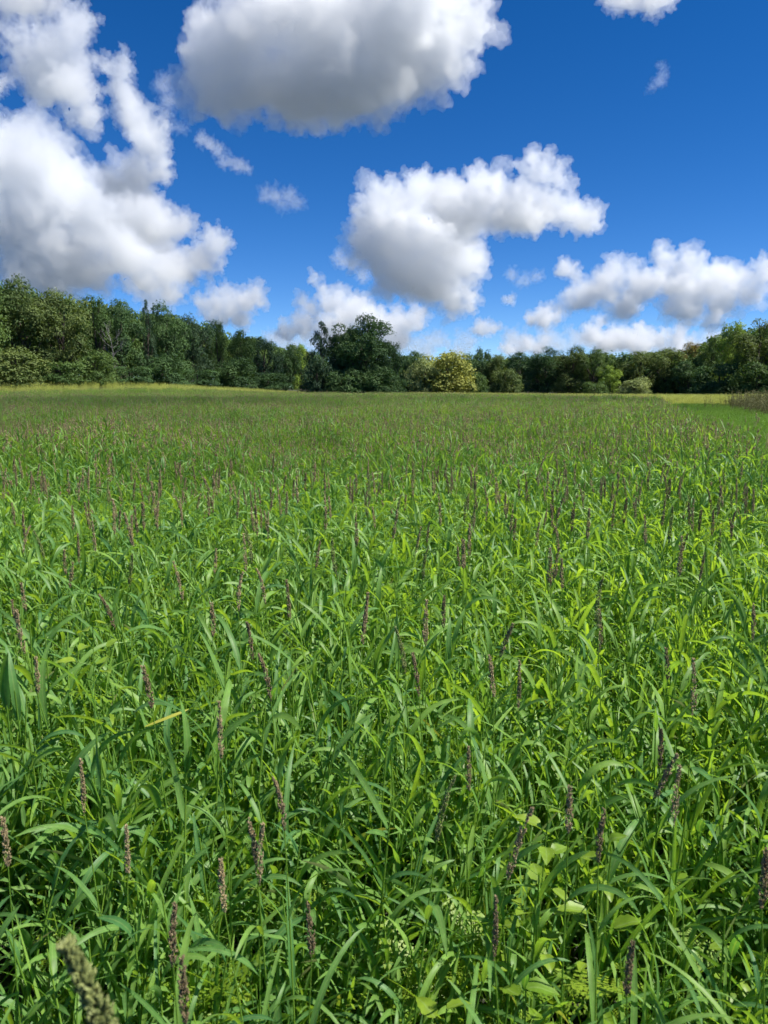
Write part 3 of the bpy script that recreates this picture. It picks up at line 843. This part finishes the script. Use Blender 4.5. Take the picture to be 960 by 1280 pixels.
rng = np.random.RandomState(42)
near_kinds = [plant_mesh("tiller", 100 + k, 0, 10, 6 + k % 3, rng.uniform(0.66, 0.88), lowleaf=5, wide=1.28, arch=2.25) for k in range(26)]
near_head_kinds = [plant_mesh("tiller_head", 200 + k, 1, 9, 4, rng.uniform(0.9, 1.05), lowleaf=2) for k in range(10)]
mid_kinds = [plant_mesh("clump", 300 + k, 0.30, 5, 5, rng.uniform(0.85, 0.98), tillers=4, spread=0.07, lowleaf=1, sides=3, grains=26, gsize=0.0070, wide=0.95, arch=1.9) for k in range(14)]
far_kinds = [plant_mesh("far_clump", 400 + k, 0.26, 3, 4, rng.uniform(0.88, 0.98), tillers=9, spread=0.17, lowleaf=0, sides=3, grains=14, gsize=0.012, wide=1.35, arch=1.5) for k in range(10)]

def crop_ok(x, y):
    return (x < right_edge(y) + 0.15 * np.sin(y * 3.1)) & (y < far_edge(x)) 
def tilt(n, s):
    return np.stack([rng.normal(0, s, n), rng.normal(0, s, n), rng.uniform(0, 6.283, n)], 1)

def build_crop():
    P, R, S, I = [], [], [], []
    kinds = near_kinds + near_head_kinds + mid_kinds + far_kinds
    o1, o2, o3 = len(near_kinds), len(near_kinds) + len(near_head_kinds), len(near_kinds) + len(near_head_kinds) + len(mid_kinds)
    def put(x, y, idx, s, t):
        k = crop_ok(x, y) & (np.hypot(x, y) > 0.55)
        x, y, idx, s = x[k], y[k], idx[k], s[k]
        s = s * (1 + 0.24 * fbm(np.stack([x * 0.35, y * 0.35, 0 * x], 1), 2))
        s = s * (0.62 + 0.38 * sstep(0.7, 2.3, np.hypot(x, y)))
        P.append(np.stack([x, y, ground_z(x, y)], 1)); R.append(tilt(len(x), t)); S.append(s); I.append(idx)
    x, y = sample_wedge(0.2, 9.0, 195, rng, 1.2)
    gap = fbm(np.stack([x * 1.6, y * 1.6, 0 * x + 4], 1), 2) > -0.42
    x, y = x[gap], y[gap]
    put(x, y, rng.randint(0, o1, len(x)), rng.uniform(0.8, 1.12, len(x)), 0.10)
    x, y = sample_wedge(5.2, 17.0, 18, rng, 1.2)
    put(x, y, rng.randint(o1, o2, len(x)), rng.uniform(0.88, 1.08, len(x)), 0.07)
    x, y = sample_wedge(9.0, 32.0, 36, rng, 1.5)
    put(x, y, rng.randint(o2, o3, len(x)), rng.uniform(0.85, 1.1, len(x)), 0.06)
    x, y = sample_wedge(32.0, 130.0, 7.0, rng, 2.0)
    put(x, y, rng.randint(o3, len(kinds), len(x)), rng.uniform(0.85, 1.1, len(x)), 0.04)
    scatter("crop_grass", kinds, np.concatenate(P), np.concatenate(R), np.concatenate(S), np.concatenate(I),
            "dense green crop of grassy millet filling the whole field", "crop")
build_crop()

def build_meadow():
    kinds = [swap_materials(m, (M_MEADOW, M_MEADOW, M_MEADOW)) for m in far_kinds[:6]]
    x, y = sample_wedge(55, 150, 3.2, rng, 2.0, 0.62)
    k = ((y > far_edge(x)) | (x > right_edge(y) + 12)) & (np.abs(fbm(np.stack([x * .05, y * .05, 0 * x], 1), 2)) < 0.8)
    x, y = x[k], y[k]
    scatter("meadow_grass", kinds, np.stack([x, y, ground_z(x, y)], 1), tilt(len(x), 0.06), rng.uniform(0.7, 1.15, len(x)), rng.randint(0, 6, len(x)),
            "yellow-green strip of tall meadow grass between crop and trees", "grass")
    kinds = [swap_materials(m, (M_TURF, M_TURF, M_TURF)) for m in far_kinds[:6]]
    y = rng.uniform(5, 60, 24000); x = right_edge(y) + rng.normal(2.4, 1.7, 24000)
    scatter("track_grass", kinds, np.stack([x, y, ground_z(x, y)], 1), tilt(len(x), 0.1), rng.uniform(0.25, 0.6, len(x)), rng.randint(0, 6, len(x)),
            "bright short grass of the mown track along the field's right side", "grass")
build_meadow()

# ------------------------------------------------------------------ stalks with seed heads: one object each
def stalk_kind(seed, grains=270, gsize=0.0028, hl=None, hw=None, head_mat=None):
    r = np.random.RandomState(seed)
    h = 0.86
    (sv, sf), path = stem_tube(h, 0.0026, r, 6, 8, r.uniform(0.0, 0.06))
    stem = mesh_np("stem", sv, sf); set_attr(stem, "tint", np.full(len(sv), r.uniform(0.3, 0.8))); stem.materials.append(M_STEM)
    L = hl or r.uniform(0.095, 0.155)
    hv, hf, ht = seed_head(L, hw or r.uniform(0.0105, 0.0175), grains, gsize, r, r.uniform(-0.12, 0.2))
    ax, af = tube([[0, 0, -0.01], [0, 0, L * 0.9]], [0.0016, 0.0006], 4)
    head = mesh_np("seed_head", hv + path[-1] + np.array([0, 0, -0.006]), hf, smooth=False)
    set_attr(head, "tint", ht); head.materials.append(head_mat or M_HEAD)
    leaves = []
    for k in range(4):
        hz = (0.22, 0.42, 0.6, 0.78)[k] + r.uniform(-0.05, 0.05)
        b = np.array([[np.interp(hz * h, path[:, 2], path[:, 0]), np.interp(hz * h, path[:, 2], path[:, 1]), hz * h]])
        v, f, al, who = blades(b, np.array([k * 3.1 + seed + r.normal(0, 0.4)]), r.uniform(0.9, 1.35, 1), r.uniform(0.15, 0.27, 1), r.uniform(0.009, 0.016, 1),
                               r.uniform(0.9, 2.5, 1), 10, 0.35, r.normal(0, 0.8, 1), 1.4, r)
        me = mesh_np("leaf", v, f); set_attr(me, "tint", np.full(len(v), r.uniform(0.25, 0.85))); set_attr(me, "rib", np.tile([0.0, 1.0, 0.0], len(v) // 3)); set_attr(me, "dry", np.clip((al - 0.8) * 2, 0, 1) * r.uniform(0, 0.8))
        me.materials.append(M_BLADE); leaves.append(me)
    return stem, head, leaves, h + L * 0.5
STALKS = [stalk_kind(500 + k, head_mat=M_HEAD_TAN if k in (3, 7) else M_HEAD_GREEN if k == 10 else None) for k in range(12)]

def stalk(kind, x, y, scale, rz, tx, ty, label, group):
    st, hd, lv, _ = kind
    root = bpy.data.objects.new("grass_stalk", None)
    COL.objects.link(root)
    root.location = (x, y, float(ground_z(x, y)) - 0.005)
    root.rotation_euler = (ty, tx, rz); root.rotation_mode = 'ZXY' if False else 'XYZ'
    root.scale = (scale,) * 3
    link("stem", st, None, root); link("seed_head", hd, None, root)
    for me in lv: link("leaf", me, None, root)
    tag(root, label, "grass stalk", group)
    return root

def head_at(px, py, hz):
    """ground position of a stalk whose head centre, hz above ground, is seen at (px, py)"""
    z = (640.0 - py) / FPX; c, s = math.cos(PITCH), math.sin(PITCH)
    d = Vector(((px - 480.0) / FPX, c + s * z, -s + c * z))
    k = (hz - CAM_H) / d.z
    return d.x * k, d.y * k

SG = "seeding grass stalks of the field"
FRONT = [  # head centre in the photograph, head-centre height, tilt, label
 (126, 978, 0.90, 0, "brown-headed grass stalk above the bottom left corner's long arching blades"),
 (4, 1045, 0.88, 0, "brown-headed grass stalk cut by the left picture edge"),
 (313, 1028, 0.90, -3, "left of two close brown seed heads below the picture's centre left"),
 (333, 1052, 0.87, 2, "right and lower of two close brown seed heads below centre left"),
 (288, 1112, 0.88, -5, "long thin brown seed head leaning left, low left of centre"),
 (239, 1138, 0.90, 1, "plump grey-brown seed head right of the big green one"),
 (190, 1226, 0.90, -2, "reddish-brown seed head nearest the bottom edge at left"),
 (158, 1066, 0.82, 3, "short brown seed head on a stalk with a broad hanging blade"),
 (365, 1000, 0.93, 0, "tall slim brown seed head left of the lower centre"),
 (374, 1142, 0.80, 0, "small pale brown seed head low in the centre left"),
 (537, 1016, 0.93, 4, "grey-brown seed head in the lower centre"),
 (640, 1032, 0.94, 10, "brown seed head leaning right beside the lime broadleaf weed"),
 (645, 1162, 0.84, 0, "thin brown seed head on an upright stalk at lower right of centre"),
 (712, 1008, 0.92, 0, "paired brown seed head just right of the lime broadleaf weed"),
 (793, 1040, 0.93, 2, "dark brown upright seed head above a broad drooping blade, lower right"),
 (845, 988, 0.90, 0, "slim seed head right of the dark upright one, lower right"),
 (946, 1066, 0.93, -4, "dark seed head near the right picture edge, lower part"),
 (756, 1158, 0.88, -4, "fuzzy grey seed head low on the right"),
 (810, 915, 0.98, 22, "dark seed head tilted strongly to the right"),
 (586, 958, 0.86, 0, "small brown seed head slightly above the lower centre"),
 (400, 842, 1.02, 3, "thick brown seed cluster left of centre"),
 (520, 782, 1.04, -3, "tall brown seed head left one of a pair at the very centre"),
 (542, 800, 1.00, 2, "brown seed head right one of a pair at the very centre"),
 (283, 904, 0.96, 0, "slim brown seed head on the left, level with the yellow blade"),
 (668, 856, 0.96, 0, "brown seed head right of centre with a shorter one beside it"),
 (580, 690, 1.08, 0, "tallest dark seed head clump in the centre of the field"),
 (944, 772, 1.02, 0, "broad dark seed head at the right picture edge, mid height"),
]
prng = random.Random(9)
used = []
for k, (px, py, hz, ti, lab) in enumerate(FRONT):
    kd = STALKS[k % len(STALKS)]
    x, y = head_at(px, py, hz)
    t = math.radians(ti)
    used.append((x, y))
    stalk(kd, x - math.sin(t) * hz, y, hz / kd[3], prng.uniform(0, 6.28) if abs(ti) < 6 else 0, t, 0, lab, SG)

# the green head close to the lens, bottom left corner
gk = stalk_kind(600, 900, 0.0027, 0.14, 0.019, M_HEAD_GREEN)
gx, gy = head_at(146, 1256, 1.22)
o = stalk(gk, gx + 0.235, gy, 1.22 / gk[3], 0.0, math.radians(-11), 0.0, "large greenish seed head close to the camera in the bottom left corner", SG)

n_left = 300 - len(FRONT) - 1
got = 0
while got < n_left:
    y = math.sqrt(prng.uniform(1.6 ** 2, 5.6 ** 2)); x = prng.uniform(-0.54, 0.54) * y
    if x > right_edge(y) - 0.1 or any((x - a) ** 2 + (y - b) ** 2 < (0.10 if y < 3 else 0.05) ** 2 for a, b in used):
        continue
    if y < 3.0 and prng.random() < 0.35:
        continue
    used.append((x, y)); got += 1
    kd = STALKS[prng.randrange(len(STALKS))]
    stalk(kd, x, y, prng.uniform(1.0, 1.2) + (0.07 if y > 2.5 else 0), prng.uniform(0, 6.28), prng.gauss(0, 0.09), prng.gauss(0, 0.09),
          "slender grass stalk with small brown seed head among many alike in the field", SG)

# ------------------------------------------------------------------ broad-leaved and ferny weeds
def ovate_leaf(length, width, r, lobed=0.0):
    seg = 8
    t = np.linspace(0, 1, seg + 1)
    w = width * 0.5 * np.sin(np.pi * np.clip(t, 0, 1) ** 0.75) ** 0.8 * (1 + lobed * np.sin(t * 22)) + 0.0005
    z = 0.02 * length * np.sin(t * 9 + r.uniform(0, 6)) - 0.35 * length * t ** 2
    C = np.stack([t * length, 0 * t, z], 1)
    up = 0.30 * w
    V = np.stack([C + np.stack([0 * t, w, up], 1), C + np.stack([0 * t, w * 0.5, up * 0.35], 1), C, C - np.stack([0 * t, w * 0.5, -up * 0.35], 1), C + np.stack([0 * t, -w, up], 1)], 1)
    i = (np.arange(seg)[:, None] * 5 + np.arange(4)[None]).ravel()
    F = np.stack([i, i + 1, i + 6, i + 5], 1)
    me = mesh_np("leaf", V.reshape(-1, 3), F)
    set_attr(me, "tint", np.full(len(V) * 5, r.uniform(0.25, 0.9))); me.materials.append(M_BROAD); set_attr(me, "rib", np.tile([0, 0.3, 1.0, 0.3, 0], len(V)))
    return me
def ferny_leaf(length, r):
    parts = []
    rib = tube([[0, 0, 0], [length * .5, 0, -0.02 * length], [length, 0, -0.2 * length]], [0.0014, 0.001, 0.0004], 3)
    parts.append(rib)
    for k in range(1, 9):
        t = k / 9
        for s in (-1, 1):
            b = np.array([length * t, 0, -0.2 * length * t * t]); l = length * 0.42 * (1 - t * 0.75)
            for q in range(4):
                u = q / 4
                c0 = b + np.array([0.45 * l * u, s * l * u, 0.0]); ll = l * 0.34 * (1 - u * 0.6)
                for d in ((0.95, 0.3 * s), (0.25, 0.97 * s)):
                    e = c0 + np.array([d[0] * ll, d[1] * ll, -0.1 * ll]); n_ = np.array([-d[1], d[0], 0]) * 0.0035
                    m = (c0 + e) / 2
                    parts.append((np.array([c0, m + n_, e, m - n_]), np.array([[0, 1, 2, 3]])))
    v, f = join(parts)
    me = mesh_np("leaf", v, f); set_attr(me, "tint", np.full(len(v), r.uniform(0.3, 0.9))); me.materials.append(M_BROAD)
    return me
wr = np.random.RandomState(77)
BROAD = [ovate_leaf(0.048, 0.032, wr, 0.06) for _ in range(3)] + [ovate_leaf(0.056, 0.034, wr, 0.12) for _ in range(2)]
FERN = [ferny_leaf(0.13, wr) for _ in range(3)]
def weed(name, px, py, top, nleaf, lab, cat, leaves, spread=0.05, size=1.0):
    x, y = head_at(px, py, top)
    r = random.Random(px * 3 + py)
    root = bpy.data.objects.new(name, None); COL.objects.link(root); root.location = (x, y, 0)
    (sv, sf), path = stem_tube(top, 0.0028, np.random.RandomState(px), 6, 8, 0.04)
    st = mesh_np("stem", sv, sf); set_attr(st, "tint", np.full(len(sv), 0.6)); link("stem", st, M_STEM, root)
    for k in range(nleaf):
        u = 1 - 0.55 * (k / nleaf) ** 0.9
        z = top * u
        a = k * 2.4 + r.uniform(-.4, .4)
        o = link("leaf", leaves[r.randrange(len(leaves))], None, root)
        off = spread * (k / nleaf) ** 0.5
        bx, by = np.interp(z, path[:, 2], path[:, 0]), np.interp(z, path[:, 2], path[:, 1])
        o.location = (bx + math.cos(a) * off, by + math.sin(a) * off, z)
        o.rotation_euler = (r.uniform(-.3, .3), r.uniform(-0.75, 0.15) , a); o.scale = (size * r.uniform(0.7, 1.2),) * 3
        if off > 0.01:
            pv, pf = tube([[bx, by, z - 0.02], [bx + math.cos(a) * off, by + math.sin(a) * off, z]], [0.0012, 0.001], 4)
            pt = mesh_np("leaf_stalk", pv, pf); set_attr(pt, "tint", np.full(len(pv), 0.6)); link("leaf_stalk", pt, M_STEM, root)
    tag(root, lab, cat)
WD = "weed"
weed("broadleaf_weed", 672, 1005, 0.84, 16, "lime-green broadleaf weed glowing in sun, right of lower centre", WD, BROAD, 0.05, 0.95)
weed("broadleaf_weed", 742, 1052, 0.76, 12, "yellow-green broadleaf weed right of the glowing lime one", WD, BROAD, 0.05, 0.9)
weed("broadleaf_weed", 628, 1075, 0.60, 9, "darker roundish broadleaf weed below the lime weed's left side", WD, BROAD, 0.07, 1.1)
weed("broadleaf_weed", 108, 782, 0.98, 22, "patch-like lime weed on the left, level with the centre", WD, BROAD, 0.12, 1.1)
weed("broadleaf_weed", 215, 1030, 0.55, 8, "low broadleaf weed hidden among blades at lower left", WD, BROAD, 0.06, 0.9)
weed("broadleaf_weed", 545, 1268, 0.58, 11, "yellow-green leaves at the bottom edge, centre", WD, BROAD, 0.09, 1.1)
weed("broadleaf_weed", 660, 1222, 0.62, 12, "lime broadleaf weed near the bottom edge, right of centre", WD, BROAD, 0.07, 1.0)
weed("broadleaf_weed", 622, 945, 0.72, 9, "small bright weed above the lime broadleaf weed", WD, BROAD, 0.06, 0.8)
weed("broadleaf_weed", 900, 1190, 0.5, 9, "green broadleaf weed in the lower right corner", WD, BROAD, 0.07, 0.9)
weed("ferny_weed", 700, 1240, 0.52, 12, "feathery-leaved weed at the bottom edge, right of centre", WD, FERN, 0.03, 1.0)
weed("ferny_weed", 520, 1210, 0.47, 12, "feathery-leaved weed at the bottom edge, centre", WD, FERN, 0.03, 0.95)
weed("ferny_weed", 250, 1258, 0.48, 12, "feathery-leaved weed below the brown heads at bottom left", WD, FERN, 0.03, 0.95)
weed("ferny_weed", 600, 1165, 0.48, 11, "feathery-leaved weed between stalks in the lower centre", WD, FERN, 0.03, 0.9)

# a fallen yellow blade
def yellow_blade():
    x, y = head_at(208, 900, 0.80)
    r = np.random.RandomState(4)
    v, f, al, who = blades(np.array([[0, 0, 0.0]]), np.array([0.15]), np.array([0.32]), np.array([0.12]), np.array([0.011]), np.array([0.15]), 10, 0.25, np.array([0.9]), 1.4, r)
    root = link("yellow_blade", mesh_np("yellow_blade", v, f), None)
    root.location = (x - 0.06, y, 0.78)
    set_attr(root.data, "tint", np.full(len(v), 0.9)); set_attr(root.data, "dry", np.full(len(v), 0.0))
    root.data.materials.append(leafy("yellowed_blade", (0.30, 0.33, 0.05), (0.38, 0.38, 0.06), 0.3, 0.5, 0.3, (1, 1, 0.6), 0))
    tag(root, "single yellow grass blade lying across green ones on the left", "grass blade")
yellow_blade()

# ------------------------------------------------------------------ tall dry weeds by the track
def dry_weed_mesh(seed):
    r = np.random.RandomState(seed); parts = []; T = []
    for k in range(5):
        h = r.uniform(1.0, 1.7); ox, oy = r.normal(0, 0.15, 2)
        (sv, sf), path = stem_tube(h, 0.006, r, 3, 5, 0.1)
        parts.append((sv + np.array([ox, oy, 0]), sf)); T.append(np.full(len(sv), r.uniform(0, 1)))
        n = 40
        z = r.uniform(0.25, 1.0, n) * h; a = r.uniform(0, 6.28, n)
        bs = np.stack([np.interp(z, path[:, 2], path[:, 0]) + ox, np.interp(z, path[:, 2], path[:, 1]) + oy, z], 1)
        v, f, al, who = blades(bs, a, r.uniform(0.2, 1.3, n), r.uniform(0.05, 0.2, n), r.uniform(0.012, 0.03, n), r.uniform(0, 1.5, n), 3, 0.2, None, 1.4, r)
        parts.append((v, f)); T.append(r.uniform(0, 1, n)[who])
    v, f = join(parts)
    me = mesh_np("dry_weed", v, f); set_attr(me, "tint", np.concatenate(T)); me.materials.append(M_WEED)
    return me
def build_dry_weeds():
    k = [dry_weed_mesh(900 + i) for i in range(6)]
    n = 1100
    y = rng.uniform(36, 58, n); x = right_edge(y) + 5.6 + rng.exponential(5.0, n) + rng.normal(0, 0.9, n) + 0.5 * np.sin(y)
    keep = x < right_edge(y) + 26
    x, y = x[keep], y[keep]
    s = rng.uniform(0.5, 1.0, len(x)) * np.clip(1.05 - (y - 45) * 0.012, 0.55, 1.1)
    scatter("dry_weeds", k, np.stack([x, y, ground_z(x, y)], 1), tilt(len(x), 0.08), s, rng.randint(0, 6, len(x)),
            "brown tangle of tall dry weeds beside the track at the right edge", "weeds")
build_dry_weeds()

# ------------------------------------------------------------------ low leafy undergrowth between the stems
def undergrowth_mesh(seed):
    r = np.random.RandomState(seed); parts = []; T = []
    src = BROAD if seed % 3 else FERN
    for k in range(9):
        me = src[r.randint(len(src))]; n = len(me.vertices)
        co = np.empty(n * 3, np.float32); me.vertices.foreach_get("co", co); co = co.reshape(-1, 3)
        fs = np.array([list(p.vertices) for p in me.polygons if len(p.vertices) == 4])
        a = r.uniform(0, 6.28); e = r.uniform(-0.2, 0.7); h = r.uniform(0.06, 0.38); q = r.uniform(0.6, 1.1)
        M = np.array(Matrix.Rotation(a, 3, 'Z') @ Matrix.Rotation(-e, 3, 'Y'))
        v = (co * q) @ M.T + np.array([math.cos(a) * 0.05 + r.normal(0, 0.03), math.sin(a) * 0.05 + r.normal(0, 0.03), h])
        parts.append((v, fs)); T.append(np.full(n, r.uniform(0, 1)))
    v, f = join(parts)
    me = mesh_np("undergrowth", v, f); set_attr(me, "tint", np.concatenate(T)); me.materials.append(M_BROAD)
    return me
def build_undergrowth():
    kinds = [undergrowth_mesh(950 + i) for i in range(9)]
    x, y = sample_wedge(0.6, 5.5, 26, rng, 0.6)
    keep = fbm(np.stack([x * 1.1, y * 1.1, 0 * x + 9], 1), 2) > -0.1
    x, y = x[keep], y[keep]
    scatter("undergrowth", kinds, np.stack([x, y, 0 * x], 1), tilt(len(x), 0.15), rng.uniform(0.7, 1.3, len(x)), rng.randint(0, 9, len(x)),
            "low lime-green leafy undergrowth between the grass stems", "undergrowth")
build_undergrowth()
